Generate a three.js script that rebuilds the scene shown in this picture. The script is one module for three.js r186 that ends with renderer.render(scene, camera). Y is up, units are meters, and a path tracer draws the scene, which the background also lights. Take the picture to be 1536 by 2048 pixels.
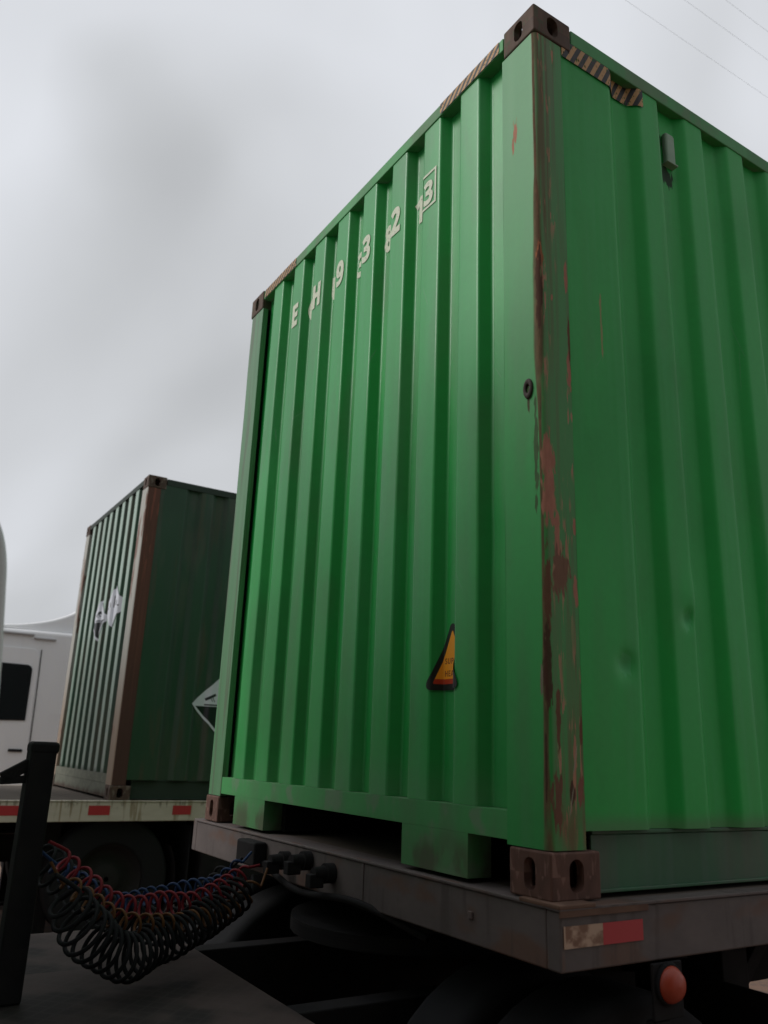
import * as THREE from 'three';
import { mergeGeometries, mergeVertices } from 'three/addons/utils/BufferGeometryUtils.js';
import { RoundedBoxGeometry } from 'three/addons/geometries/RoundedBoxGeometry.js';
import { Brush, Evaluator, SUBTRACTION } from 'three-bvh-csg';

// ---------------------------------------------------------------- camera, sky, sun, exposure
const scene = new THREE.Scene();
const BASE = 1.25;                                   // height of the container floor above the road
const camera = new THREE.PerspectiveCamera(64.516, 768 / 1024, 0.05, 900);
camera.position.set(-1.5671, BASE + 0.34, 1.6507);
camera.rotation.set(0.28962, -0.55622, 0.03796, 'YXZ');
camera.focus = 3.0; camera.userData.fStop = 3.2;

const renderer = new THREE.WebGLRenderer({ antialias: true });
renderer.setSize(768, 1024);
renderer.toneMapping = THREE.LinearToneMapping;
renderer.toneMappingExposure = 1.18;
renderer.shadowMap.enabled = true;

// small deterministic noise kit
const frac = (x) => x - Math.floor(x);
const h2 = (i, j, s = 0) => frac(Math.sin(i * 127.1 + j * 311.7 + s * 74.7) * 43758.5453);
function vn(x, y, s = 0) {
  const i = Math.floor(x), j = Math.floor(y), u = x - i, v = y - j, a = u * u * (3 - 2 * u), b = v * v * (3 - 2 * v);
  return (h2(i, j, s) * (1 - a) + h2(i + 1, j, s) * a) * (1 - b) + (h2(i, j + 1, s) * (1 - a) + h2(i + 1, j + 1, s) * a) * b;
}
const fbm = (x, y, s = 0, o = 4) => { let r = 0, a = 0.5, t = 0; for (let k = 0; k < o; k++) { r += a * vn(x, y, s + k * 17); t += a; a *= 0.5; x = x * 2.03 + 3.1; y = y * 2.03 + 1.7; } return r / t; };
const sm = (a, b, x) => { const t = Math.min(1, Math.max(0, (x - a) / (b - a))); return t * t * (3 - 2 * t); };
const mixc = (a, b, t) => [a[0] + (b[0] - a[0]) * t, a[1] + (b[1] - a[1]) * t, a[2] + (b[2] - a[2]) * t];
let seed = 12345; const rnd = () => { seed = (seed * 1664525 + 1013904223) >>> 0; return seed / 4294967296; };

{ // overcast sky: bright stratus with slow, soft, darker patches
  const W = 1024, H = 512, d = new Float32Array(W * H * 4);
  for (let r = 0; r < H; r++) for (let c = 0; c < W; c++) {
    const el = (r + 0.5) / H * Math.PI - Math.PI / 2, az = (c + 0.5) / W * 2 * Math.PI - Math.PI;
    const x = Math.cos(el) * Math.cos(az), z = Math.cos(el) * Math.sin(az), y = Math.sin(el);
    const q = 1 / (Math.max(y, 0) + 0.75), px = x * q * 2.116, pz = z * q * 2.116;
    const wx = fbm(px * 0.9 + 7, pz * 0.9 + 2, 5, 2) - 0.5, wz = fbm(px * 0.9 + 1, pz * 0.9 + 9, 9, 2) - 0.5;
    const n = fbm(px * 0.95 + wx * 0.9 + 12.6465, pz * 0.95 + wz * 0.9 + 50.87679, 1, 4);
    const n2 = fbm(px * 2.6 + wx * 2 + 1.3, pz * 2.6 + wz * 2, 33, 4);
    let L = 0.625 - Math.max(-0.105, Math.min(0.17, 1.05 * (n - 0.4086))) + 0.085 * (n2 - 0.5) + 0.05 * (fbm(px * 6.1 + wx * 3, pz * 6.1 + wz * 3, 57, 4) - 0.5);
    L *= (0.985 + 0.10 * sm(0.3, 1, y) + 0.45 * sm(0.80, 1, y)) / 1.18;
    const below = sm(0.0, -0.08, y); L *= 1 - 0.75 * below;
    const t = sm(0.45, 0.68, L), k = (r * W + c) * 4;
    d[k] = L * (0.955 + 0.0 * t); d[k + 1] = L * (0.985 + 0.0 * t); d[k + 2] = L * (1.025 + 0.02 * t); d[k + 3] = 1;
  }
  const t = new THREE.DataTexture(d, W, H, THREE.RGBAFormat, THREE.FloatType);
  t.mapping = THREE.EquirectangularReflectionMapping; t.magFilter = t.minFilter = THREE.LinearFilter; t.needsUpdate = true;
  scene.background = t; scene.environment = t;
}
const sun = new THREE.DirectionalLight(new THREE.Color(1, 0.975, 0.94), 1.5);
sun.position.set(-20, 18, -11); sun.target.position.set(0, BASE, -2);
sun.castShadow = true; sun.shadow.radius = 60; sun.shadow.mapSize.set(2048, 2048);
Object.assign(sun.shadow.camera, { left: -20, right: 20, top: 20, bottom: -20, near: 1, far: 60 });
scene.add(sun); scene.add(sun.target);

// ---------------------------------------------------------------- building kit
const used = new Map();
const numbered = (n) => { const k = used.get(n) ?? 0; used.set(n, k + 1); return k ? `${n}_${String(k).padStart(3, '0')}` : n; };
function tag(o, label, category, group) { o.userData.label = label; o.userData.category = category; if (group) o.userData.group = group; return o; }
function thing(name, label, category, group) { const g = new THREE.Group(); g.name = numbered(name); scene.add(g); return tag(g, label, category, group); }
function part(name, geo, m, parent, label) {
  const o = new THREE.Mesh(geo, m); o.name = name; o.castShadow = o.receiveShadow = true;
  if (label) o.userData.label = label;
  parent.add(o); return o;
}
const merge = (l) => mergeGeometries(l.map((g) => { const q = g.index ? g.toNonIndexed() : g; for (const k of Object.keys(q.attributes)) if (!['position', 'normal', 'uv'].includes(k)) q.deleteAttribute(k); return q; }));
// box from min corner to max corner, with softly rounded edges and uv in metres
function bx(x0, x1, y0, y1, z0, z1, r = 0.004) {
  const w = x1 - x0, h = y1 - y0, d = z1 - z0;
  const g = r > 0 ? new RoundedBoxGeometry(w, h, d, 1, Math.min(r, w / 2.1, h / 2.1, d / 2.1)) : new THREE.BoxGeometry(w, h, d);
  g.translate((x0 + x1) / 2, (y0 + y1) / 2, (z0 + z1) / 2); return metreUV(g);
}
function metreUV(g) {
  const p = g.attributes.position, n = g.attributes.normal, uv = new Float32Array(p.count * 2);
  for (let i = 0; i < p.count; i++) {
    const ax = Math.abs(n.getX(i)), ay = Math.abs(n.getY(i)), az = Math.abs(n.getZ(i));
    if (ax >= ay && ax >= az) { uv[2 * i] = p.getZ(i); uv[2 * i + 1] = p.getY(i); } else if (ay >= az) { uv[2 * i] = p.getX(i); uv[2 * i + 1] = p.getZ(i); } else { uv[2 * i] = p.getX(i); uv[2 * i + 1] = p.getY(i); }
  }
  g.setAttribute('uv', new THREE.BufferAttribute(uv, 2)); return g;
}
function cyl(r0, r1, len, seg, axis, x, y, z) {
  const g = new THREE.CylinderGeometry(r0, r1, len, seg);
  if (axis === 'x') g.rotateZ(Math.PI / 2); if (axis === 'z') g.rotateX(Math.PI / 2);
  g.translate(x, y, z); return g;
}
function bar(a, b, w, d = w) { // square bar between two points
  const A = new THREE.Vector3(...a), B = new THREE.Vector3(...b), L = A.distanceTo(B);
  const g = new RoundedBoxGeometry(w, L, d, 1, 0.004);
  g.applyQuaternion(new THREE.Quaternion().setFromUnitVectors(new THREE.Vector3(0, 1, 0), B.clone().sub(A).normalize()));
  g.translate((A.x + B.x) / 2, (A.y + B.y) / 2, (A.z + B.z) / 2); return g;
}
const tubeBetween = (pts, r, n = 40, s = 8) => new THREE.TubeGeometry(new THREE.CatmullRomCurve3(pts.map((p) => new THREE.Vector3(...p))), n, r, s);

const enc = (v) => { v = Math.min(1, Math.max(0, v)); return 255 * (v <= 0.0031308 ? v * 12.92 : 1.055 * Math.pow(v, 1 / 2.4) - 0.055); };
// colour (and roughness) computed per pixel from metres; f(u, v) -> [r, g, b, roughness]
function surface(W, H, mw, mh, f, o = {}) {
  const a = new Uint8Array(W * H * 4), b = new Uint8Array(W * H * 4);
  for (let j = 0; j < H; j++) for (let i = 0; i < W; i++) {
    const c = f((i + 0.5) / W * mw, (j + 0.5) / H * mh), k = (j * W + i) * 4;
    a[k] = enc(c[0]); a[k + 1] = enc(c[1]); a[k + 2] = enc(c[2]); a[k + 3] = 255;
    b[k] = b[k + 1] = b[k + 2] = Math.min(255, Math.max(0, c[3] * 255)); b[k + 3] = 255;
  }
  const mk = (d, srgb) => { const t = new THREE.DataTexture(d, W, H); t.wrapS = t.wrapT = THREE.RepeatWrapping; t.magFilter = THREE.LinearFilter; t.minFilter = THREE.LinearMipmapLinearFilter; t.generateMipmaps = true; if (srgb) t.colorSpace = THREE.SRGBColorSpace; t.repeat.set(1 / mw, 1 / mh); if (o.offset) t.offset.set(o.offset[0] / mw, o.offset[1] / mh); t.needsUpdate = true; return t; };
  return new THREE.MeshPhysicalMaterial({ specularIntensity: o.spec ?? 1, map: mk(a, true), roughnessMap: mk(b, false), roughness: 1, metalness: o.metal ?? 0, side: THREE.DoubleSide });
}
const plain = (r, g, b, rough, metal = 0, spec = 1) => new THREE.MeshPhysicalMaterial({ specularIntensity: spec, color: new THREE.Color().setRGB(r, g, b), roughness: rough, metalness: metal, side: THREE.DoubleSide });

// ---------------------------------------------------------------- surfaces
const GREEN = [0.019, 0.31, 0.060], RUST = [0.185, 0.082, 0.052], DARKRUST = [0.095, 0.046, 0.031], PRIMER = [0.50, 0.215, 0.155], DIRT = [0.10, 0.085, 0.07];
function paint(u, v, s, base, o = {}) {
  const streak = fbm(u * 26, v * 1.1, s, 3), blot = fbm(u * 1.7, v * 1.3, s + 3, 4), fine = fbm(u * 60, v * 60, s + 8, 2);
  let c = mixc(base, base.map((q) => q * 0.80), sm(0.4, 0.75, blot));
  c = mixc(c, [base[0] * 1.7 + 0.02, base[1] * 1.02, base[2] * 1.5 + 0.01], 0.35 * sm(0.5, 0.8, streak));      // chalking
  c = mixc(c, DIRT, (o.dirt ?? 0.20) * sm(0.45, 0.8, fbm(u * 9, v * 2.2, s + 11, 4)));
  c = c.map((q) => q * (0.96 + 0.08 * fine));
  return [...c, (o.rough ?? 0.24) + 0.14 * blot + 0.08 * streak];
}
const spot = (u, v, cu, cv, ru, rv, s) => { const a = (u - cu) / ru, b = (v - cv) / rv; const r = Math.sqrt(a * a + b * b); if (r > 1.9) return 0; return sm(1.0, 0.72, r + 1.1 * (fbm(u * 75, v * 16, s, 4) - 0.5) + 0.7 * (fbm(u * 190, v * 45, s + 2, 2) - 0.5)); };

const SCRATCHES = []; for (let i = 0; i < 34; i++) SCRATCHES.push([rnd() * 2.3, 0.25 + rnd() * 2.3, (rnd() - 0.5) * 1.6, 0.02 + 0.09 * rnd()]);
// end wall of the near container: u = -z, v = y
const endPaint = surface(1024, 1024, 2.44, 2.9, (u, v) => {
  let c = paint(u, v, 2, GREEN);
  let k = spot(u, v, 0.205, 0.985, 0.022, 0.13, 4) * 0.75; c = [...mixc(c, [0.03, 0.06, 0.03], k), c[3] + k * 0.2];
  for (const [cu, cv, sl, len] of SCRATCHES) { const q = sm(0.0022, 0.0006, Math.abs(u - cu - (v - cv) * sl)) * sm(len, len * 0.6, Math.abs(v - cv)) * 0.45; if (q > 0) c = [...mixc(c, [0.16, 0.30, 0.18], q), c[3] + 0.2 * q]; }
  k = spot(u, v, 0.10, 0.62, 0.004, 0.10, 41) * 0.6; c = [...mixc(c, DARKRUST, k), c[3] + k * 0.2];
  const low = sm(0.36, 0.20, v) * 0.35 * fbm(u * 14, v * 6, 71, 3); c = [...mixc(c, [0.16, 0.24, 0.17], low), c[3] + low * 0.3];
  return c;
});
const sidePaint = surface(1024, 1024, 2.44, 2.9, (u, v) => {
  let c = paint(u, v, 31, [0.022, 0.39, 0.068], { rough: 0.40, dirt: 0.12 });
  for (const [cu, cv, sl, len] of SCRATCHES) { const q = sm(0.0022, 0.0006, Math.abs(u - cu - (v - cv) * sl)) * sm(len, len * 0.6, Math.abs(v - cv)) * 0.5; if (q > 0) c = [...mixc(c, [0.10, 0.34, 0.14], q), c[3] + 0.2 * q]; }
  for (const [cu, cv] of [[0.615, 0.785], [0.32, 0.615]]) { const q = spot(u, v, cu, cv, 0.030, 0.034, 19) * 0.4; c = [...mixc(c, [0.12, 0.46, 0.20], q), c[3] + 0.1 * q]; }
  let k = spot(u, v, 0.276, 1.71, 0.005, 0.16, 12) * 0.55; c = [...mixc(c, PRIMER, k), c[3] + 0.3 * k];
  k = spot(u, v, 0.40, 0.34, 0.004, 0.20, 15) * 0.45; c = [...mixc(c, DARKRUST, k), c[3] + 0.3 * k];
  k = Math.max(spot(u, v, 0.676, 2.62, 0.016, 0.13, 16), spot(u, v, 0.712, 2.525, 0.040, 0.045, 17)) * 0.92; c = [...mixc(c, [0.022, 0.024, 0.022], k), c[3] + 0.3 * k];   // tar-like smear below the vent
  k = sm(0.22, 0.165, v) * 0.5; c = [...mixc(c, [0.13, 0.15, 0.11], k), c[3] + 0.3 * k];
  return c;
}, { spec: 0.6 });
const railPaint = surface(512, 512, 1.22, 1.22, (u, v) => {
  let c = paint(u, v, 51, GREEN, { dirt: 0.28, rough: 0.48 });
  const k = 0.25 + sm(0.50, 0.72, fbm(u * 12, v * 12, 53, 4)) * 0.5; c = [...mixc(c, [0.16, 0.24, 0.15], k), c[3] + 0.3 * k]; const y = v - Math.floor(v / 1.22) * 1.22, d = sm(0.16, 0.05, y) * (0.25 + 0.75 * sm(0.40, 0.62, fbm(u * 9, v * 5, 58, 4))); return [...mixc(c, [0.085, 0.066, 0.048], 0.75 * d), c[3] + 0.3 * d];
});
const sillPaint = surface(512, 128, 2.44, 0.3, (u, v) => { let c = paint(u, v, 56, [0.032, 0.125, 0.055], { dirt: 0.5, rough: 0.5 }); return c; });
// corner post of the near container, unrolled: u from -0.169 (end face) through 0 (the edge) to 0.126 (side face), shifted by 0.2
const postPaint = surface(512, 2048, 0.4, 3.0, (uu, v) => {
  const u = uu - 0.2; let c = paint(uu, v, 61, GREEN);
  const st = fbm(uu * 90, v * 2.4, 63, 4), cl = fbm(uu * 16, v * 3.2, 64, 4), cf = fbm(uu * 140, v * 40, 68, 3);
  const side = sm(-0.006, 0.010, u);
  if (u < 0) { const endTint = 0.14 + sm(1.2, 2.6, v) * 0.42; c = [...mixc(c, [0.17, 0.30, 0.18], endTint), c[3] + 0.15]; }  // end face mixed paler and greyer towards the top
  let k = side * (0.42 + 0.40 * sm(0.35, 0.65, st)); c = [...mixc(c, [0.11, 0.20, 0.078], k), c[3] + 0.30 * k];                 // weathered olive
  k = side * sm(0.56, 0.72, 0.5 * st + 0.5 * cl) * 0.45; c = [...mixc(c, RUST, k), c[3] + 0.35 * k];
  k = sm(1.9, 2.7, v) * side * sm(0.46, 0.60, fbm(uu * 70, v * 1.3, 69, 3)) * 0.5; c = [...mixc(c, [0.13, 0.092, 0.055], k), c[3]];
  k = sm(-0.022, -0.004, u) * sm(0.075, 0.01, u) * sm(1.0, 2.3, v) * (0.35 + 0.65 * sm(0.35, 0.6, st)) * 0.75; c = [...mixc(c, [0.15, 0.098, 0.055], k), c[3] + 0.2 * k];      // brown film beside the edge
  k = side * sm(0.60, 0.68, fbm(uu * 120, v * 14, 70, 3)) * sm(0.45, 0.6, cl) * 0.8; c = [...mixc(c, PRIMER, k), c[3] + 0.3 * k];      // flaked specks
  // rust running along the edge, of varying width
  const wig = 0.010 * (fbm(v * 4, 3.3, 65, 4) - 0.5), wd = 0.006 + 0.010 * sm(0.42, 0.72, fbm(v * 2.1, 9.1, 66, 3)) + 0.008 * sm(1.3, 1.6, v) * sm(2.0, 1.8, v) + 0.005 * sm(0.9, 0.5, v);
  k = sm(wd, wd * 0.45, Math.abs(u + 0.010 - wig)) * sm(0.25, 0.5, fbm(v * 6, uu * 20, 67, 3) + 0.12); c = [...mixc(c, mixc([0.085, 0.045, 0.030], [0.19, 0.090, 0.055], cf), k * 0.88), c[3] + 0.4 * k];
  for (const [cu, cv, ru, rv, col, s] of [
    [-0.105, 2.425, 0.012, 0.055, PRIMER, 81], [-0.114, 2.368, 0.007, 0.035, PRIMER, 82], [-0.002, 1.885, 0.012, 0.060, [0.40, 0.15, 0.07], 83], [-0.006, 1.77, 0.012, 0.15, DARKRUST, 84],
    [0.108, 1.840, 0.008, 0.050, PRIMER, 85], [0.044, 1.74, 0.007, 0.017, PRIMER, 86], [0.108, 1.505, 0.010, 0.075, PRIMER, 87], [0.115, 1.62, 0.006, 0.09, RUST, 88],
    [0.016, 1.195, 0.022, 0.085, PRIMER, 89], [0.018, 1.075, 0.028, 0.11, PRIMER, 90], [0.040, 0.965, 0.012, 0.075, PRIMER, 91], [0.052, 0.86, 0.036, 0.08, [0.24, 0.12, 0.085], 92], [0.004, 0.80, 0.014, 0.13, RUST, 93],
    [0.110, 0.80, 0.009, 0.055, PRIMER, 94], [0.112, 1.00, 0.006, 0.03, PRIMER, 95], [-0.002, 0.57, 0.016, 0.14, DARKRUST, 96], [0.030, 0.44, 0.010, 0.10, RUST, 97], [0.022, 0.25, 0.022, 0.085, [0.20, 0.085, 0.06], 98],
    [0.105, 0.26, 0.014, 0.055, [0.30, 0.12, 0.09], 99], [0.075, 0.26, 0.010, 0.03, DARKRUST, 100], [0.112, 0.42, 0.007, 0.05, RUST, 101], [-0.058, 1.40, 0.006, 0.050, [0.10, 0.09, 0.05], 102], [-0.028, 1.2, 0.010, 0.20, [0.08, 0.13, 0.06], 103], [-0.022, 0.55, 0.006, 0.05, [0.25, 0.2, 0.15], 104],
    [-0.012, 0.30, 0.004, 0.12, DARKRUST, 105]]) {
    k = spot(u, v, cu, cv, ru, rv, s); if (k > 0) { c = [...mixc(c, mixc(col, col.map((q) => q * 0.7), cf), k * 0.95), c[3] + 0.45 * k]; }
  }
  for (const [cv, cu, rv] of [[0.345, 0.088, 0.045], [0.235, 0.070, 0.045]]) { k = sm(0.0028, 0.001, Math.abs(u - cu - (v - cv) * 0.22)) * sm(rv, rv * 0.5, Math.abs(v - cv)); c = [...mixc(c, [0.30, 0.29, 0.22], k * 0.8), c[3]]; }
  k = sm(0.25, 0.12, v) * sm(0.42, 0.62, cl) * side; c = [...mixc(c, RUST, k), c[3] + 0.3 * k];
  return [c[0], c[1], c[2], Math.min(0.95, c[3])];
}, { offset: [0.2, 0], spec: 0.6 });
const rustIron = (s, a, b, prim) => surface(256, 256, 0.5, 0.5, (u, v) => {
  const n = fbm(u * 22, v * 14, s, 5), m = fbm(u * 60, v * 16, s + 4, 3);
  let c = mixc(a, b, n); c = mixc(c, prim, 0.55 * sm(0.62, 0.72, m)); return [...c, 0.75 + 0.2 * m];
});
const castingRust = rustIron(111, [0.050, 0.024, 0.016], [0.15, 0.070, 0.050], [0.24, 0.14, 0.11]);
const castingTop = rustIron(121, [0.044, 0.027, 0.019], [0.15, 0.088, 0.060], [0.07, 0.10, 0.055]);
const CRESTS = [0.370, 0.615, 0.857, 1.104, 1.348, 1.588, 1.828, 2.082];
const DARKGREEN = [0.015, 0.058, 0.028];
const farPaint = (pale) => surface(1024, 512, 2.44, 2.9, (u, v) => {
  let c = paint(u, v, 131, DARKGREEN, { dirt: 0.30, rough: pale ? 0.26 : 0.45 });
  if (pale) { // pale ribs: the raised faces are coloured lighter, more so towards the top
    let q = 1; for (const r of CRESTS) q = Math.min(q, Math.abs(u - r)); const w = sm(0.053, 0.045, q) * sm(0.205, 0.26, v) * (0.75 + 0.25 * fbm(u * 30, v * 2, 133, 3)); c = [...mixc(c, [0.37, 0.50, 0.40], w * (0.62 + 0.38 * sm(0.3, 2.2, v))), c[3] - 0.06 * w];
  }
  const k = sm(0.60, 0.74, fbm(u * 20, v * 1.6, 137, 4)) * 0.30 + sm(0.9, 0.15, v) * 0.16 * fbm(u * 8, v * 2, 139, 3); return [...mixc(c, [0.085, 0.055, 0.035], k), c[3] + 0.2 * k];
});
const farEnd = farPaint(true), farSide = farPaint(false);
const farSill = surface(512, 128, 2.44, 0.3, (u, v) => { const n = fbm(u * 18, v * 30, 145, 4); let c = mixc([0.22, 0.22, 0.17], [0.12, 0.13, 0.095], n); c = mixc(c, [0.07, 0.04, 0.025], sm(0.075, 0.01, v + 0.05 * (fbm(u * 14, 1, 146, 3) - 0.5))); return [...c, 0.8]; });
const chalkPost = surface(256, 512, 0.4, 3.0, (u, v) => { const n = fbm(u * 30, v * 2, 147, 4); let c = mixc([0.12, 0.24, 0.13], [0.07, 0.22, 0.09], n); c = mixc(c, [0.09, 0.07, 0.05], 0.5 * sm(0.55, 0.7, fbm(u * 50, v * 1.5, 148, 3))); return [...c, 0.5]; }, { offset: [0.2, 0] });
const farRail = plain(0.016, 0.030, 0.020, 0.7);
const farPost = surface(256, 1024, 0.4, 3.0, (uu, v) => {
  const u = uu - 0.2, st = fbm(uu * 70, v * 2, 141, 4), cl = fbm(uu * 14, v * 3, 142, 4);
  if (u < -0.002) { let c = mixc([0.46, 0.44, 0.40], [0.34, 0.34, 0.30], st); c = mixc(c, [0.26, 0.15, 0.08], sm(1.5, 0.4, v) * 0.7); const k = sm(0.64, 0.72, cl); return [...mixc(c, RUST, k * 0.9), 0.6]; }
  let c = mixc([0.085, 0.034, 0.023], [0.150, 0.056, 0.038], st); c = mixc(c, [0.25, 0.075, 0.05], 0.8 * sm(0.62, 0.72, fbm(uu * 50, v * 3.5, 144, 4)) * sm(1.7, 2.2, v)); c = mixc(c, [0.035, 0.02, 0.016], sm(1.6, 0.4, v) * 0.55); return [...c, 0.8];
}, { offset: [0.2, 0] });
const steelGrey = surface(512, 512, 1.5, 0.5, (u, v) => {
  const n = fbm(u * 8, v * 14, 151, 5), m = fbm(u * 40, v * 60, 152, 3), st = fbm(u * 30, v * 3, 153, 3);
  let c = mixc([0.080, 0.066, 0.063], [0.135, 0.108, 0.102], n); c = mixc(c, [0.12, 0.064, 0.044], 0.8 * sm(0.52, 0.72, fbm(u * 5, v * 9, 154, 4))); c = mixc(c, [0.05, 0.038, 0.034], 0.5 * sm(0.55, 0.75, st)); return [...c, 0.62 + 0.2 * m];
});
const rustyRail = surface(512, 256, 1.5, 0.5, (u, v) => {
  const n = fbm(u * 14, v * 26, 161, 5), m = fbm(u * 40, v * 12, 162, 3); return [...mixc([0.085, 0.042, 0.028], [0.17, 0.095, 0.06], n), 0.8 + 0.15 * m];
});
const deckBoards = surface(512, 256, 1.5, 1, (u, v) => { const n = fbm(u * 4, v * 40, 171, 4); return [...mixc([0.06, 0.045, 0.035], [0.11, 0.085, 0.065], n), 0.9]; });
const whiteRail = surface(1024, 256, 3, 0.75, (u, v) => {
  const n = fbm(u * 9, v * 22, 181, 4), st = fbm(u * 26, v * 2.2, 182, 4);
  let c = mixc([0.58, 0.53, 0.45], [0.46, 0.41, 0.33], n); c = mixc(c, [0.24, 0.17, 0.09], 0.75 * sm(0.58, 0.75, st)); c = mixc(c, [0.11, 0.075, 0.05], 0.75 * sm(0.56, 0.70, fbm(u * 60, v * 14, 183, 3)) * sm(0.40, 0.5, frac(v / 0.75))); return [...c, 0.7];
});
const cabWhite = surface(512, 512, 2, 2, (u, v) => { const n = fbm(u * 3, v * 2, 191, 4), st = fbm(u * 22, v * 1.4, 192, 3); return [...mixc([0.88, 0.88, 0.885], [0.80, 0.80, 0.80], 0.5 * n + 0.12 * sm(0.5, 0.8, st)), 0.30 + 0.15 * n]; });
const blackSteel = surface(256, 256, 1, 1, (u, v) => { const n = fbm(u * 12, v * 12, 201, 4); return [...mixc([0.007, 0.007, 0.008], [0.020, 0.018, 0.018], n), 0.85]; }, { spec: 0.35 });
const dustyDeck = surface(512, 512, 1.5, 1.5, (u, v) => {
  const n = fbm(u * 7, v * 7, 211, 5), a = Math.abs(frac((u + v) * 14) - 0.5), b = Math.abs(frac((u - v) * 14) - 0.5);
  let c = mixc([0.034, 0.025, 0.023], [0.076, 0.054, 0.049], n); c = mixc(c, [0.012, 0.011, 0.011], 0.8 * sm(0.52, 0.68, fbm(u * 3.1, v * 3.1, 213, 4))); c = mixc(c, [0.08, 0.068, 0.064], 0.16 * sm(0.12, 0.05, Math.min(a, b))); return [...c, 0.8];
}, { spec: 0.5 });
const rubber = plain(0.010, 0.010, 0.011, 0.9, 0, 0.5), darkGlass = new THREE.MeshPhysicalMaterial({ color: new THREE.Color().setRGB(0.012, 0.012, 0.015), roughness: 0.12, metalness: 0 });
const under = plain(0.014, 0.013, 0.013, 0.95, 0, 0.4), chrome = plain(0.5, 0.5, 0.52, 0.28, 1), zinc = plain(0.30, 0.30, 0.31, 0.5, 0.8);
const redReflex = plain(0.42, 0.030, 0.036, 0.45), whiteReflex = surface(256, 64, 0.3, 0.06, (u, v) => { const n = fbm(u * 30, v * 40, 221, 4); return [...mixc([0.46, 0.31, 0.22], [0.20, 0.10, 0.06], sm(0.44, 0.70, n + 0.25 * sm(0.012, 0.0, v) + 0.2 * sm(0.03, 0, u))), 0.6]; });

// ---------------------------------------------------------------- ground
{
  const m = surface(1024, 1024, 9, 9, (u, v) => {
    const n = fbm(u * 0.9, v * 0.9, 231, 5), f = fbm(u * 16, v * 16, 232, 4), g = h2(Math.floor(u * 113), Math.floor(v * 113), 3);
    let c = mixc([0.17, 0.105, 0.075], [0.30, 0.185, 0.13], n); c = mixc(c, [0.12, 0.10, 0.09], 0.5 * sm(0.5, 0.7, f)); return [...c.map((q) => q * (0.86 + 0.28 * g)), 0.92];
  });
  const g = new THREE.PlaneGeometry(700, 700, 1, 1); g.rotateX(-Math.PI / 2); metreUV(g);
  const o = part('ground', g, m, scene); o.userData.kind = 'structure'; o.userData.label = 'bare dusty brown yard ground under the trailers'; used.set('ground', 1);
}

// ---------------------------------------------------------------- shipping containers
// corrugated profile along t: list of [t, depth]; bends are rounded by three points each
function profile(kinks) {
  const out = [];
  kinks.forEach(([t, d], i) => {
    const a = kinks[i - 1], b = kinks[i + 1];
    if (!a || !b) { out.push([t, d]); return; }
    const r = 0.008, la = Math.hypot(t - a[0], d - a[1]), lb = Math.hypot(b[0] - t, b[1] - d);
    const p = [t + (a[0] - t) * r / la, d + (a[1] - d) * r / la], q = [t + (b[0] - t) * r / lb, d + (b[1] - d) * r / lb];
    out.push(p, [(p[0] + q[0] + 2 * t) / 4, (p[1] + q[1] + 2 * d) / 4], q);
  });
  return out;
}
const depthAt = (P, t) => { for (let i = 1; i < P.length; i++) if (t <= P[i][0]) { const k = (t - P[i - 1][0]) / (P[i][0] - P[i - 1][0] || 1); return P[i - 1][1] + k * (P[i][1] - P[i - 1][1]); } return P[P.length - 1][1]; };
// sheet over profile P and heights ys; at(t, d, y) -> [x, y, z]
function sheet(P, y0, y1, ny, at, bend) {
  const pos = [], uv = [], idx = [], n = P.length;
  for (let j = 0; j <= ny; j++) for (let i = 0; i < n; i++) {
    const y = y0 + (y1 - y0) * j / ny, [t, d] = P[i];
    pos.push(...at(t, d + (bend ? bend(t, y, d) : 0), y)); uv.push(t, y);
    if (i && j) { const a = (j - 1) * n + i - 1, b = a + 1, c = j * n + i - 1; idx.push(a, b, c + 1, a, c + 1, c); }
  }
  const g = new THREE.BufferGeometry();
  g.setAttribute('position', new THREE.Float32BufferAttribute(pos, 3)); g.setAttribute('uv', new THREE.Float32BufferAttribute(uv, 2)); g.setIndex(idx); g.computeVertexNormals(); return g;
}
// end wall crests measured from the near corner towards the far one
const ENDW = 2.438, HIGH = 2.896, LONG = 12.192;
const endProfile = (() => { const k = [[0.167, 0.05], [0.1695, 0.05]]; for (const c of CRESTS) k.push([c - 0.083, 0.05], [c - 0.058, 0.005], [c + 0.056, 0.005], [c + 0.082, 0.05]); k.push([2.2715, 0.05], [2.274, 0.05]); return profile(k); })();
const sideKinks = (x1) => { const k = [[0.126, 0.003]]; let x = 0.376; while (x + 0.17 < x1) { k.push([x, 0.003], [x + 0.042, 0.034], [x + 0.120, 0.034], [x + 0.162, 0.003]); x += 0.2692; } k.push([x1, 0.003]); return k; };
const sideProfile = (() => { const P = profile(sideKinks(LONG - 0.126)), out = [P[0]]; for (let i = 1; i < P.length; i++) { const a = P[i - 1], b = P[i], n = b[0] < 1.6 ? Math.ceil((b[0] - a[0]) / 0.012) : 1; for (let k = 1; k <= n; k++) out.push([a[0] + (b[0] - a[0]) * k / n, a[1] + (b[1] - a[1]) * k / n]); } return out; })();
const dent = (t, y, ct, cy, r, d) => d * Math.exp(-((t - ct) ** 2 + (y - cy) ** 2) / (r * r));
const endBend = (t, y) => 0.004 * (fbm(t * 3, y * 1.5, 241, 3) - 0.5) + dent(t, y, 0.20, 1.0, 0.09, 0.006);
const sideBend = (t, y) => 0.006 * (fbm(t * 2.6, y * 1.4, 251, 3) - 0.5) + dent(t, y, 0.615, 0.785, 0.026, 0.015) + dent(t, y, 0.320, 0.615, 0.032, 0.017) + dent(t, y, 0.64, 0.86, 0.07, -0.006);

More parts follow.
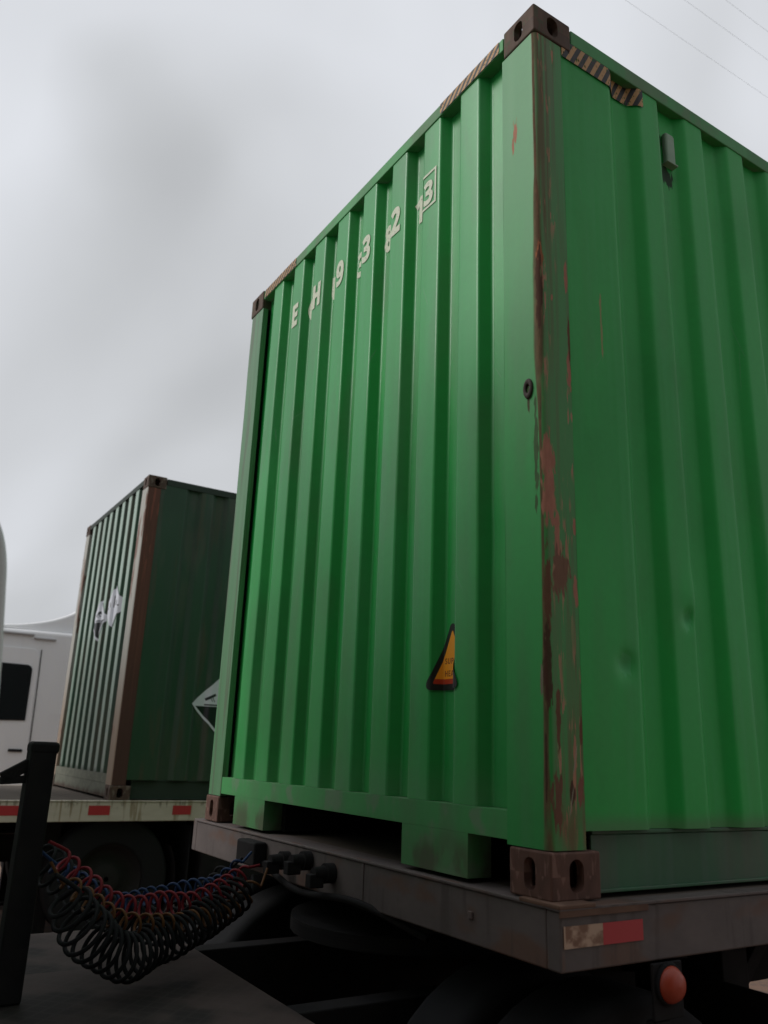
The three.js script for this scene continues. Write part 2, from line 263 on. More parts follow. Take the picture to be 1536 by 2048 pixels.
const csg = new Evaluator(); csg.attributes = ['position', 'normal', 'uv']; csg.useGroups = false;
function castingGeo() { // 178 x 118 x 162 mm hollow block with slotted faces
  let b = new Brush(new RoundedBoxGeometry(0.178, 0.118, 0.162, 2, 0.007)); b.updateMatrixWorld();
  const cut = (g) => { g.deleteAttribute?.('uv1'); const c = new Brush(g); c.updateMatrixWorld(); b = csg.evaluate(b, c, SUBTRACTION); b.updateMatrixWorld(); };
  cut(new THREE.BoxGeometry(0.124, 0.066, 0.108));
  const slot = (w, h) => { const s = new THREE.Shape(), r = w / 2, k = h / 2 - r; s.absarc(0, k, r, 0, Math.PI, false); s.absarc(0, -k, r, Math.PI, Math.PI * 2, false); const g = new THREE.ExtrudeGeometry(s, { depth: 0.1, bevelEnabled: false, curveSegments: 10 }); g.translate(0, 0, 0); return g; };
  const side = slot(0.052, 0.082); side.translate(0, 0, 0.04); cut(side);
  const side2 = slot(0.052, 0.082); side2.translate(0, 0, -0.14); cut(side2);
  const end = slot(0.044, 0.080); end.rotateY(Math.PI / 2); end.translate(0.045, 0, 0); cut(end);
  const end2 = slot(0.044, 0.080); end2.rotateY(Math.PI / 2); end2.translate(-0.145, 0, 0); cut(end2);
  const top = slot(0.064, 0.124); top.rotateX(-Math.PI / 2); top.rotateY(Math.PI / 2); top.translate(0, 0.03, 0); cut(top);
  const g = b.geometry; return metreUV(g);
}
const CASTING = castingGeo();
// corner post: an L section with a rounded outer edge, extruded upward; u runs round the outside
function postGeo(y0, y1, sx, sz) { // sx: +1 body towards +x, sz: -1 body towards -z
  const th = 0.012, W = 0.169, S = 0.126, R = 0.018, out = [];
  out.push([0.03, -W], [0, -W], [0, -R]);
  for (let i = 1; i < 6; i++) { const a = i / 6 * Math.PI / 2; out.push([R - R * Math.cos(a), -R + R * Math.sin(a)]); }
  out.push([R, 0], [S, 0], [S, -0.03]);
  const sh = [...out, [S - th, -0.03], [S - th, -th], [th, -th], [th, -W + th], [0.03, -W + th]];
  const pos = [], uv = [], idx = []; let u = -W - 0.03; const ny = 40;
  for (let i = 0; i < sh.length; i++) {
    const p = sh[i], q = sh[(i + 1) % sh.length], L = Math.hypot(q[0] - p[0], q[1] - p[1]), b = pos.length / 3;
    for (let j = 0; j <= ny; j++) for (const [r, du] of [[p, 0], [q, L]]) {
      const y = y0 + (y1 - y0) * j / ny, w = 0.0025 * (vn(y * 3.2, 1.5, 261) - 0.5) * (i > 0 && i < 9 ? 1 : 0);
      pos.push((r[0] + w) * sx, y, (r[1] - w) * -sz); uv.push(u + du, y);
    }
    for (let j = 0; j < ny; j++) { const a = b + 2 * j; idx.push(a, a + 1, a + 3, a, a + 3, a + 2); }
    u += L; if (i === 10) u = 0.19;
  }
  const g = new THREE.BufferGeometry(); g.setAttribute('position', new THREE.Float32BufferAttribute(pos, 3)); g.setAttribute('uv', new THREE.Float32BufferAttribute(uv, 2)); g.setIndex(idx); g.computeVertexNormals(); return g;
}
function mirrored(g, ax, about) { // mirrored copy with its faces turned outward again
  const q = g.clone(), p = q.attributes.position; for (let i = 0; i < p.count; i++) p.setComponent(i, ax, 2 * about - p.getComponent(i, ax));
  if (q.index) { const a = q.index.array; for (let i = 0; i < a.length; i += 3) { const t = a[i + 1]; a[i + 1] = a[i + 2]; a[i + 2] = t; } }
  q.computeVertexNormals(); return q;
}
// flat print laid over the corrugation: s runs along the steel, so it bends with it
function cling(P, s0, sw, y0, y1, at, lift, map) {
  const acc = []; let s = 0; P.forEach((p, i) => { if (i) s += Math.hypot(p[0] - P[i - 1][0], p[1] - P[i - 1][1]); acc.push(s); });
  const S0 = (() => { for (let i = 1; i < P.length; i++) if (P[i][0] >= s0) return acc[i - 1] + (acc[i] - acc[i - 1]) * (s0 - P[i - 1][0]) / (P[i][0] - P[i - 1][0]); })();
  const stops = [S0, ...acc.filter((a) => a > S0 + 1e-4 && a < S0 + sw - 1e-4), S0 + sw];
  const pos = [], uv = [], idx = [], ny = 6, n = stops.length;
  const point = (v) => { let i = 1; while (i < acc.length - 1 && acc[i] < v) i++; const k = (v - acc[i - 1]) / (acc[i] - acc[i - 1]), a = P[i - 1], b = P[i]; const L = Math.hypot(b[0] - a[0], b[1] - a[1]), nx = -(b[1] - a[1]) / L * -1, nd = -(b[0] - a[0]) / L; return [a[0] + k * (b[0] - a[0]) + nx * lift, a[1] + k * (b[1] - a[1]) + nd * lift]; };
  for (let j = 0; j <= ny; j++) for (let i = 0; i < n; i++) {
    const [t, d] = point(stops[i]), y = y0 + (y1 - y0) * j / ny; pos.push(...at(t, d, y)); uv.push((stops[i] - S0) / sw, j / ny);
    if (i && j) { const a = (j - 1) * n + i - 1, b = a + 1, c = j * n + i - 1; idx.push(a, b, c + 1, a, c + 1, c); }
  }
  const g = new THREE.BufferGeometry(); g.setAttribute('position', new THREE.Float32BufferAttribute(pos, 3)); g.setAttribute('uv', new THREE.Float32BufferAttribute(uv, 2)); g.setIndex(idx); g.computeVertexNormals(); return g;
}
function printed(w, h, draw, rough = 0.5) {
  const c = document.createElement('canvas'); c.width = w; c.height = h; const x = c.getContext('2d'); x.clearRect(0, 0, w, h); draw(x, w, h);
  const t = new THREE.CanvasTexture(c); t.colorSpace = THREE.SRGBColorSpace;
  return new THREE.MeshStandardMaterial({ map: t, transparent: true, roughness: rough, side: THREE.DoubleSide });
}
const hazard = (len, h, s) => printed(512, 64, (x, w, hh) => {
  x.fillStyle = '#b58a56'; x.fillRect(0, 0, w, hh); x.fillStyle = '#191613'; const st = w / (len / 0.040);
  for (let i = -3; i < w / st + 3; i++) { x.beginPath(); x.moveTo(i * st, hh); x.lineTo(i * st + st * 0.5, hh); x.lineTo(i * st + st * 0.5 + s * st, 0); x.lineTo(i * st + s * st, 0); x.fill(); }
  x.globalCompositeOperation = 'destination-out'; for (let i = 0; i < 150; i++) { x.globalAlpha = 0.8 * rnd(); x.beginPath(); x.arc(rnd() * w, rnd() * hh, 1 + 4 * rnd(), 0, 7); x.fill(); }
}, 0.6);

function container(name, label, M, o) {
  const r = thing(name, label, 'shipping container');
  const endAt = (t, d, y) => [d, y, -t], sideAt = (t, d, y) => [t, y, -d];
  part('end_wall', sheet(endProfile, 0.205, HIGH - 0.058, 90, endAt, o.endBend), M.end, r);
  part('side_wall', sheet(sideProfile, 0.163, HIGH - 0.066, 190, sideAt, o.sideBend), M.side, r);
  part('side_wall', sheet(sideProfile, 0.163, HIGH - 0.066, 8, (t, d, y) => [t, y, -ENDW + d]), M.side, r);
  const dw = new THREE.BoxGeometry(0.04, HIGH - 0.28, 1.04);
  for (const s of [0, 1]) { // the doors of the far end
    const d = part('door', bx(LONG - 0.06, LONG - 0.02, 0.16, HIGH - 0.12, -1.215 + s * -1.06 + 0.0, -0.165 + s * -1.06, 0.006), M.side, r);
    part('locking_bar', merge([cyl(0.017, 0.017, HIGH - 0.3, 10, 'y', LONG, 1.44, -0.42 - s * 1.06), cyl(0.017, 0.017, HIGH - 0.3, 10, 'y', LONG, 1.44, -0.95 - s * 1.06)]), zinc, d);
  }
  // posts, rails, floor and roof
  const pg = postGeo(0.117, HIGH - 0.117, 1, -1);
  part('corner_post', pg, M.post, r, o.postLabel);
  part('corner_post', mirrored(pg, 2, -ENDW / 2), M.farpost ?? M.post, r);
  const pf = mirrored(pg, 0, LONG / 2); part('corner_post', pf, M.post, r); part('corner_post', mirrored(pf, 2, -ENDW / 2), M.post, r);
  part('top_end_rail', bx(0.0, 0.07, HIGH - 0.062, HIGH - 0.006, -ENDW + 0.164, -0.164), M.rail, r);
  part('top_side_rail', bx(0.18, LONG - 0.18, HIGH - 0.070, HIGH - 0.006, -0.06, 0), M.rail, r);
  part('top_side_rail', bx(0.18, LONG - 0.18, HIGH - 0.070, HIGH - 0.006, -ENDW, -ENDW + 0.06), M.rail, r);
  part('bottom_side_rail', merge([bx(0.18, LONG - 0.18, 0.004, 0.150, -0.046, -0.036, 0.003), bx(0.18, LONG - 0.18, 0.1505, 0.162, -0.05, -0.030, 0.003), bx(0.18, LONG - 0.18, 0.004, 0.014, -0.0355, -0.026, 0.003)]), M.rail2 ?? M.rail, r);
  part('bottom_side_rail', bx(0.18, LONG - 0.18, 0.004, 0.162, -ENDW + 0.001, -ENDW + 0.05), M.rail, r);
  part('bottom_end_rail', merge([bx(0.002, 0.09, 0.128, 0.204, -ENDW + 0.165, -0.165, 0.001), ...(o.sill ? [bx(0.004, 0.09, 0.014, 0.1275, -ENDW + 0.166, -0.166)] : [bx(0.002, 0.09, 0.006, 0.1279, -0.690, -0.345, 0.001), bx(0.002, 0.09, 0.006, 0.1279, -2.093, -1.760, 0.001)])]), M.sill ?? M.rail, r);

  part('floor', merge([bx(0.10, LONG - 0.07, 0.135, 0.170, -ENDW + 0.06, -0.06, 0), bx(3.4, LONG - 0.2, 0.02, 0.134, -ENDW + 0.1, -0.1, 0)]), under, r);
  part('tunnel_side', bx(0.092, 3.398, 0.004, 0.134, -0.72, -0.69, 0), under, r); part('tunnel_side', bx(0.092, 3.398, 0.004, 0.134, -1.76, -1.73, 0), under, r); part('pocket_wall', bx(0.186, 0.20, 0.004, 0.134, -0.688, -0.05, 0), under, r); part('pocket_wall', bx(0.186, 0.20, 0.004, 0.134, -ENDW + 0.052, -1.762, 0), under, r);
  for (let i = 0; i < 9; i++) part('cross_member', bx(0.55 + i * 0.32, 0.60 + i * 0.32, 0.09, 0.1345, -ENDW + 0.07, -0.07, 0), under, r);
  part('roof', sheet(profile((() => { const k = [[0.071, 0.004]]; for (let x = 0.3; x < LONG - 0.3; x += 0.21) k.push([x, 0.004], [x + 0.03, 0.022], [x + 0.10, 0.022], [x + 0.13, 0.004]); k.push([LONG - 0.071, 0.004]); return k; })()), -ENDW + 0.061, -0.061, 2, (t, d, y) => [t, HIGH - 0.006 - d, y]), M.side, r);
  for (const X of [0.089, LONG - 0.089]) for (const Z of [-0.081, -ENDW + 0.081]) for (const [Y, m] of [[0.059, M.cast], [HIGH - 0.059, M.castTop ?? M.cast]]) {
    const c = part('corner_casting', CASTING, m, r); c.position.set(X + (X < 1 ? -0.004 : 0.004), Y + (Y < 1 ? -0.004 : 0.004), Z + (Z > -1 ? 0.004 : -0.004));
  }
  return { r, endAt, sideAt };
}
const near = container('shipping_container', 'bright green corrugated shipping container with orange triangle and rust-streaked corner post', { end: endPaint, side: sidePaint, post: postPaint, farpost: chalkPost, rail: railPaint, rail2: sillPaint, cast: castingRust, castTop: castingTop }, { endBend, sideBend, postLabel: 'corner post with rust streaks and peeling green paint' });
near.r.position.set(0, BASE, 0);
{
  const { r, endAt, sideAt } = near;
  // stencilled letters of the end wall, one per half pitch
  const chars = ['E', 'G', 'H', 'U', '9', '3', '3', '8', '2', '1', '3'];
  chars.forEach((ch, i) => {
    const z = 1.834 - i * 0.1205, m = printed(96, 144, (x, w, h) => {
      x.fillStyle = '#c9cdb4'; x.font = 'bold 128px sans-serif'; x.textAlign = 'center'; x.textBaseline = 'alphabetic';
      x.save(); x.translate(w / 2, h * 0.86); x.scale(i === 10 ? 0.78 : 0.92, i === 10 ? 0.92 : 1.12); x.fillText(ch, 0, 0); x.strokeStyle = '#c9cdb4'; x.lineWidth = 7; x.strokeText(ch, 0, 0); x.restore();
      if (i === 10) { x.strokeStyle = '#c9cdb4'; x.lineWidth = 9; x.strokeRect(7, 6, w - 14, h - 12); }
      x.globalCompositeOperation = 'destination-out'; for (let k = 0; k < 120; k++) { x.globalAlpha = 0.35 * rnd(); x.beginPath(); x.arc(rnd() * w, rnd() * h, 1 + 2.5 * rnd(), 0, 7); x.fill(); }
    }, 0.55);
    const P = endProfile, pos = [], W = i === 10 ? 0.112 : i % 2 ? 0.088 : 0.108, n = 16, ny = 2, uv = [], idx = [];
    for (let j = 0; j <= ny; j++) for (let k = 0; k <= n; k++) { // sprayed straight on, so it follows the relief
      const t = z + W / 2 - W * k / n, y = 2.440 + (2.612 - 2.440) * j / ny; pos.push(...endAt(t, depthAt(P, t) - 0.0028 + 0.004 * (fbm(t * 3, y * 1.5, 241, 3) - 0.5), y)); uv.push(k / n, j / ny);
      if (k && j) { const a = (j - 1) * (n + 1) + k - 1, b = a + 1, c = j * (n + 1) + k - 1; idx.push(a, b, c + 1, a, c + 1, c); }
    }
    const g = new THREE.BufferGeometry(); g.setAttribute('position', new THREE.Float32BufferAttribute(pos, 3)); g.setAttribute('uv', new THREE.Float32BufferAttribute(uv, 2)); g.setIndex(idx); g.computeVertexNormals();
    part('stencilled_character', g, m, r);
  });
  // warning triangle, clinging to the bend between recess and crest
  const tri = printed(256, 256, (x, w, h) => {
    const path = (k) => { x.beginPath(); const P = [[w / 2, 10 + k * 1.9], [w - 8 - k * 1.6, h - 12 - k], [8 + k * 1.6, h - 12 - k]]; x.moveTo((P[0][0] + P[2][0]) / 2, (P[0][1] + P[2][1]) / 2); const R = Math.max(2, 16 - k * 0.6); x.arcTo(...P[0], ...P[1], R); x.arcTo(...P[1], ...P[2], R); x.arcTo(...P[2], ...P[0], R); x.closePath(); };
    x.fillStyle = '#14110e'; path(0); x.fill(); x.fillStyle = '#f8a01c'; path(20); x.fill();
    x.save(); path(20); x.clip(); x.fillStyle = '#b8330f'; x.fillRect(0, h - 48, w, 22); x.restore();
    x.fillStyle = '#8a4410'; x.font = 'bold 27px sans-serif'; x.textAlign = 'center'; x.fillText('SUPER', w / 2, 160); x.fillText('HEAVY', w / 2, 200);
  }, 0.45);
  const g = cling(endProfile, 0.386, 0.248, 0.533, 0.790, endAt, 0.0045);
  { const uv = g.attributes.uv; for (let i = 0; i < uv.count; i++) uv.setX(i, 1 - uv.getX(i)); }
  part('warning_sticker', g, tri, r, 'orange warning triangle with black border');
  // hazard tape: on the end rail at both corners, on the side wall below its rail
  const railTape = (z0, z1) => { const w = z1 - z0, p = new THREE.PlaneGeometry(w, 0.050); p.rotateY(-Math.PI / 2); p.translate(-0.0025, HIGH - 0.034, -(z0 + z1) / 2); return p; };
  part('hazard_tape', railTape(0.185, 0.552), hazard(0.367, 0.05, 1.2), r); part('hazard_tape', railTape(1.86, 2.258), hazard(0.398, 0.05, 1.2), r);
  const st = cling(sideProfile, 0.130, 0.445, HIGH - 0.152, HIGH - 0.072, sideAt, 0.0040);
  part('hazard_tape', st, hazard(0.445, 0.08, 1.0), r);
  // ventilator cover under the top side rail
  const vent = part('vent_cover', merge([bx(0.695, 0.748, 2.575, 2.715, -0.037, -0.010, 0.01), bx(0.690, 0.753, 2.570, 2.578, -0.037, -0.006, 0.003)]), surface(128, 128, 0.3, 0.3, (u, v) => [...mixc([0.30, 0.42, 0.31], [0.16, 0.28, 0.17], fbm(u * 30, v * 20, 271, 3)), 0.55]), r, 'pale green vent cover with black grime');
  const eye = new THREE.TorusGeometry(0.014, 0.006, 8, 20); eye.scale(1, 1.7, 1); eye.rotateY(Math.PI / 2); eye.translate(-0.003, 1.43, -0.055);
  part('lashing_ring', eye, plain(0.05, 0.035, 0.03, 0.8), r);
}
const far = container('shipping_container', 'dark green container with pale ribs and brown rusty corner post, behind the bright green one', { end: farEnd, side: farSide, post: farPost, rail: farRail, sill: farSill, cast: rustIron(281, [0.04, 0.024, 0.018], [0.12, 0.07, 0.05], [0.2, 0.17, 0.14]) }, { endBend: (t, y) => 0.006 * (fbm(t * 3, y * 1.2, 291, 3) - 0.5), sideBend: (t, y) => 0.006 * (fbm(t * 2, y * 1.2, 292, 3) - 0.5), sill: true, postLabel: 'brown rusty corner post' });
far.r.position.set(0.375, BASE - 0.115, -5.68);
{
  const { r, endAt, sideAt } = far;
  const placard = (kind) => printed(256, 256, (x, w, h) => {
    x.translate(w / 2, h / 2); x.rotate(Math.PI / 4); const q = w * 0.345; x.fillStyle = '#d6d8e0'; x.fillRect(-q, -q, 2 * q, 2 * q); x.rotate(-Math.PI / 4);
    x.fillStyle = '#15171b'; const m = w * 0.40;
    if (kind === 8) { x.beginPath(); x.moveTo(-m, 8); x.lineTo(m, 8); x.lineTo(0, m + 8); x.fill(); // corrosive: black lower half, tilted tubes above
      for (const s of [-1, 1]) { x.save(); x.translate(s * 34, -34); x.rotate(s * 0.5); x.fillRect(-26, -7, 52, 12); x.fillRect(-3, 6, 3, 16); x.fillRect(6, 6, 3, 22); x.restore(); } x.fillRect(-60, -2, 120, 6);
    } else { for (let i = -3; i <= 3; i++) { const t = Math.max(8, m - Math.abs(i) * 32); x.fillRect(i * 26 - 7, -t + 14, 12, t - 14); } x.fillRect(-22, -46, 40, 44); }
  }, 0.4);
  const place = (P, t0, y, at, kind, size) => {
    const pos = [], uv = [], idx = [], n = 40;
    for (let j = 0; j <= 4; j++) for (let i = 0; i <= n; i++) {
      const t = t0 + size * i / n, Y = y - size / 2 + size * j / 4; pos.push(...at(t, depthAt(P, t) - 0.0065, Y)); uv.push(at === endAt ? 1 - i / n : i / n, j / 4);
      if (i && j) { const q = (j - 1) * (n + 1) + i - 1, c = j * (n + 1) + i - 1; idx.push(q, q + 1, c + 1, q, c + 1, c); }
    }
    const g = new THREE.BufferGeometry(); g.setAttribute('position', new THREE.Float32BufferAttribute(pos, 3)); g.setAttribute('uv', new THREE.Float32BufferAttribute(uv, 2)); g.setIndex(idx); g.computeVertexNormals();
    part('hazard_placard', g, placard(kind), r);
  };
  place(endProfile, 0.46, 1.735, endAt, 9, 0.52); place(endProfile, 0.99, 1.66, endAt, 8, 0.50); place(sideProfile, 0.63, 0.83, sideAt, 8, 0.50);
}

// ---------------------------------------------------------------- flatbed trailers
function tyreGeo(R, w) {
  const p = [[R * 0.56, -w / 2 + 0.02], [R * 0.60, -w / 2], [R * 0.93, -w / 2 + 0.004], [R * 0.985, -w / 2 + 0.025], [R, -w / 2 + 0.05]];
  for (const t of [-0.06, -0.045, 0.045, 0.06]) p.push([Math.abs(t) < 0.05 ? R : R, t]);
  const q = p.concat([[R, w / 2 - 0.05], [R * 0.985, w / 2 - 0.025], [R * 0.93, w / 2 - 0.004], [R * 0.60, w / 2], [R * 0.56, w / 2 - 0.02]]).map(([a, b]) => new THREE.Vector2(a, b));
  const g = new THREE.LatheGeometry(q, 40); g.rotateX(Math.PI / 2); return g;
}
const rimGeo = (() => { const q = [[0.02, 0.05], [0.10, 0.055], [0.13, 0.02], [0.20, 0.0], [0.25, 0.02], [0.27, 0.09], [0.285, 0.11], [0.285, -0.11]].map(([a, b]) => new THREE.Vector2(a, b)); const g = new THREE.LatheGeometry(q, 28); g.rotateX(Math.PI / 2); return g; })();
const TYRE = tyreGeo(0.50, 0.26), rimPaint = plain(0.020, 0.019, 0.018, 0.8, 0, 0.5);
function wheel(parent, x, z, out) { const w = part('tyre', TYRE, rubber, parent); w.position.set(x, 0.5, z); const r = part('rim', rimGeo, rimPaint, w); if (out < 0) r.rotation.y = Math.PI; return w; }

function flatbed(label, M, top, x0, z0, z1, H, tapes) {
  // origin at ground level below the front corner nearest the camera; deck surface at height top
  const r = thing('flatbed_trailer', label, 'trailer'), L = 12.9;
  part('front_beam', merge([bx(x0, x0 + 0.10, top - H, top - 0.013, z1 + 0.05, z0 - 0.05, 0.006), bx(x0 - 0.006, x0 + 0.11, top - 0.0125, top - 0.003, z1 + 0.05, z0 - 0.05, 0.003)]), M.front, r);
  part('side_rail', merge([bx(x0, L, top - H, top - 0.013, z0 - 0.0495, z0, 0.006), bx(x0 - 0.006, L, top - 0.0125, top - 0.003, z0 - 0.0495, z0 + 0.006, 0.003)]), M.rail, r);
  part('side_rail', bx(x0, L, top - H, top - 0.003, z1, z1 + 0.0495, 0.006), M.rail, r);
  part('deck', bx(x0 + 0.112, L, top - 0.055, top - 0.005, z1 + 0.051, z0 - 0.051, 0), deckBoards, r);
  for (const z of [z0 - 0.85, z1 + 0.85]) part('chassis_beam', bx(x0 + 0.5, L - 0.1, top - 0.52, top - 0.056, z - 0.07, z + 0.07, 0.006), under, r);
  for (let i = 0; i < 12; i++) part('cross_member', bx(x0 + 0.35 + i * 1.0, x0 + 0.43 + i * 1.0, top - 0.16, top - 0.0555, z1 + 0.051, z0 - 0.051, 0), under, r);
  part('coupler_plate', bx(x0 + 0.15, x0 + 1.75, top - 0.21, top - 0.17, z0 - 1.9, z0 - 0.75, 0.006), under, r);
  tapes.forEach(([a, b, m, y, h]) => { const t = new THREE.BoxGeometry(b - a, h, 0.0016); t.translate((a + b) / 2, y, z0 + 0.0018); part('reflective_tape', m === whiteReflex ? metreUV(t) : t, m, r); });
  for (const z of [z0 - 0.36, z1 + 0.36]) { // landing legs
    const l = part('landing_leg', merge([bx(x0 + 1.0, x0 + 1.135, 0.42, top - 0.15, z - 0.07, z + 0.07, 0.006), bx(x0 + 1.02, x0 + 1.115, 0.06, 0.43, z - 0.05, z + 0.05), bx(x0 + 0.93, x0 + 1.205, 0.03, 0.06, z - 0.12, z + 0.12)]), blackSteel, r);
    part('leg_brace', merge([bar([x0 + 1.12, top - 0.40, z], [x0 + 1.42, top - 0.13, z], 0.05), bar([x0 + 1.09, 0.55, z], [x0 + 1.09, top - 0.30, z1 + z0 - z], 0.04)]), blackSteel, l);
  }
  for (const x of [9.6, 10.9]) for (const z of [z0 - 0.14, z0 - 0.46, z1 + 0.46, z1 + 0.14]) wheel(r, x, z, z > (z0 + z1) / 2 ? 1 : -1);
  for (const x of [9.6, 10.9]) part('axle', cyl(0.07, 0.07, z0 - z1 - 0.5, 12, 'z', x, 0.5, (z0 + z1) / 2), under, r);
  return r;
}
const trailer = flatbed('grey steel flatbed trailer with rusty front corner carrying the bright green container', { front: steelGrey, rail: steelGrey }, BASE - 0.004, -0.015, 0.042, -2.555, 0.150, [[-0.005, 0.130, whiteReflex, BASE - 0.075, 0.050], [0.1302, 0.278, redReflex, BASE - 0.075, 0.050], [2.2, 2.35, redReflex, BASE - 0.075, 0.05], [4.5, 4.65, redReflex, BASE - 0.075, 0.05]]);
{
  // rusty welded corner cap, marker lamp on its bracket, glad-hand couplings of the front beam
  part('corner_cap', merge([bx(-0.0225, 0.105, BASE - 0.012, BASE - 0.0015, -0.10, 0.049, 0.003), bx(-0.0195, 0.30, BASE - 0.030, BASE - 0.0125, 0.0432, 0.0475, 0.001)]), rustyRail, trailer, 'rusty corner of the deck frame');
  const lampM = plain(0.34, 0.042, 0.016, 0.42);
  const q = [[0.0, 0.026], [0.02, 0.024], [0.034, 0.017], [0.042, 0.004], [0.044, 0.0], [0.046, -0.012]].map(([a, b]) => new THREE.Vector2(Math.max(0, a), b));
  const lens = new THREE.LatheGeometry(q, 28); lens.rotateX(Math.PI / 2); lens.translate(0.353, BASE - 0.207, 0.066);
  const rim = new THREE.TorusGeometry(0.046, 0.006, 8, 28); rim.translate(0.353, BASE - 0.207, 0.058);
  const lamp = part('marker_lamp', lens, lampM, trailer, 'round red side marker lamp');
  part('lamp_rim', rim, rubber, lamp);
  part('lamp_bracket', merge([bx(0.295, 0.411, BASE - 0.29, BASE - 0.156, 0.044, 0.054), bx(0.30, 0.36, BASE - 0.32, BASE - 0.291, 0.02, 0.05)]), blackSteel, lamp);
  for (const [z, y] of [[-1.10, -0.075], [-1.28, -0.055], [-1.46, -0.075]]) {
    const g = part('air_coupling', merge([cyl(0.034, 0.034, 0.035, 16, 'x', -0.033, BASE + y, z), cyl(0.022, 0.026, 0.05, 14, 'x', -0.07, BASE + y, z), bx(-0.115, -0.06, BASE + y - 0.045, BASE + y + 0.0, z - 0.02, z + 0.02)]), blackSteel, trailer);
  }
  part('junction_box', bx(-0.075, -0.016, BASE - 0.125, BASE - 0.03, -1.85, -1.66, 0.01), blackSteel, trailer);
  part('conduit', tubeBetween([[-0.03, BASE - 0.11, -1.66], [-0.05, BASE - 0.16, -1.3], [-0.03, BASE - 0.14, -0.9], [0.05, BASE - 0.2, -0.6]], 0.012), blackSteel, trailer);
  part('rail_joint', bx(-0.0185, -0.0152, BASE - 0.150, BASE - 0.018, -0.90, -0.885, 0.001), steelGrey, trailer); part('bolt_head', bx(-0.022, -0.0155, BASE - 0.09, BASE - 0.07, -0.315, -0.295, 0.003), steelGrey, trailer);
}
const tapes2 = []; for (let k = -2; k < 12; k++) tapes2.push([0.213 + k * 0.713, 0.388 + k * 0.713 - (k % 2) * 0.01, redReflex, BASE - 0.195, 0.074]);
const trailer2 = flatbed('flatbed trailer with dirty white side rail and red reflectors under the dark green container', { front: whiteRail, rail: whiteRail }, BASE - 0.115, -1.05, -5.652, -8.15, 0.168, tapes2.map((t) => [t[0], t[1], t[2], t[3], t[4]]));

for (const [x, w] of [[1.25, 1.3], [2.9, 1.1]]) part('dark_filler_box', bx(x, x + w, 0.28, 0.92, -6.25, -5.72, 0.03), blackSteel, trailer2);  // dark boxes added to block lit ground beneath the second trailer
part('filler_tyre', (() => { const g = TYRE.clone(); g.rotateX(Math.PI / 2); g.translate(2.0, 0.72, -6.9); return g; })(), rubber, trailer2);  // tyre added as another dark blocker under the deck
// unseen container and trailer, added on the photographer's other side to block light
{
  const c = far.r.clone(); c.name = numbered('shipping_container'); scene.add(c); c.position.set(-11.2, BASE - 0.115, 5.75); tag(c, 'unseen dark green container added behind the photographer to shade the bright green one', 'shipping container');
  const t = trailer2.clone(); t.name = numbered('flatbed_trailer'); scene.add(t); t.position.set(-11.6, 0, 11.43); tag(t, 'unseen flatbed trailer added under the shading container behind the photographer', 'trailer');
}
// ---------------------------------------------------------------- warehouse added behind the photographer, unseen, to darken wall reflections
{
  const r = thing('added_warehouse', 'unseen tall dark weathered light-blocking warehouse behind the photographer', 'added_building');
  const wallM = surface(512, 512, 6, 6, (u, v) => { const n = fbm(u * 1.2, v * 0.9, 311, 4), st = fbm(u * 7, v * 0.5, 312, 4); let c = mixc([0.055, 0.052, 0.050], [0.09, 0.083, 0.078], n); c = mixc(c, [0.035, 0.03, 0.027], sm(0.5, 0.75, st)); return [...c, 0.85]; });
  const X0 = -36, X1 = -3.2, Z0 = 9.2, Z1 = 24, HH = 14.5;
  const k = []; for (let x = X0; x < X1 - 0.3; x += 0.4) k.push([x, 0], [x + 0.04, 0.05], [x + 0.2, 0.05], [x + 0.24, 0]); k.push([X1, 0]);
  part('wall', sheet(k, 0.6, HH, 4, (t, d, y) => [t, y, Z0 + d]), wallM, r);
  part('wall', bx(X0, X1, 0.0, 0.598, Z0 + 0.002, Z0 + 0.25, 0.01), steelGrey, r);
  part('wall', bx(X1 - 0.2, X1 - 0.002, 0.0, HH, Z0 + 0.26, Z1, 0.01), wallM, r); part('wall', bx(X0 + 0.002, X0 + 0.2, 0.0, HH, Z0 + 0.26, Z1, 0.01), wallM, r); part('wall', bx(X0, X1, 0.0, HH, Z1 + 0.002, Z1 + 0.2, 0.01), wallM, r);
  part('roof', bx(X0 - 0.4, X1 + 0.4, HH + 0.002, HH + 0.3, Z0 - 0.5, Z1 + 0.5, 0.02), wallM, r);
  for (let x = X0 + 3; x < X1 - 4; x += 8) { const d = part('roller_door', bx(x, x + 4, 0.02, 4.6, Z0 - 0.06, Z0 - 0.004, 0.01), steelGrey, r); part('door_rail', merge([bx(x - 0.15, x - 0.002, 0.02, 4.7, Z0 - 0.1, Z0 - 0.003), bx(x + 4.002, x + 4.15, 0.02, 4.7, Z0 - 0.1, Z0 - 0.003)]), blackSteel, d); }
}

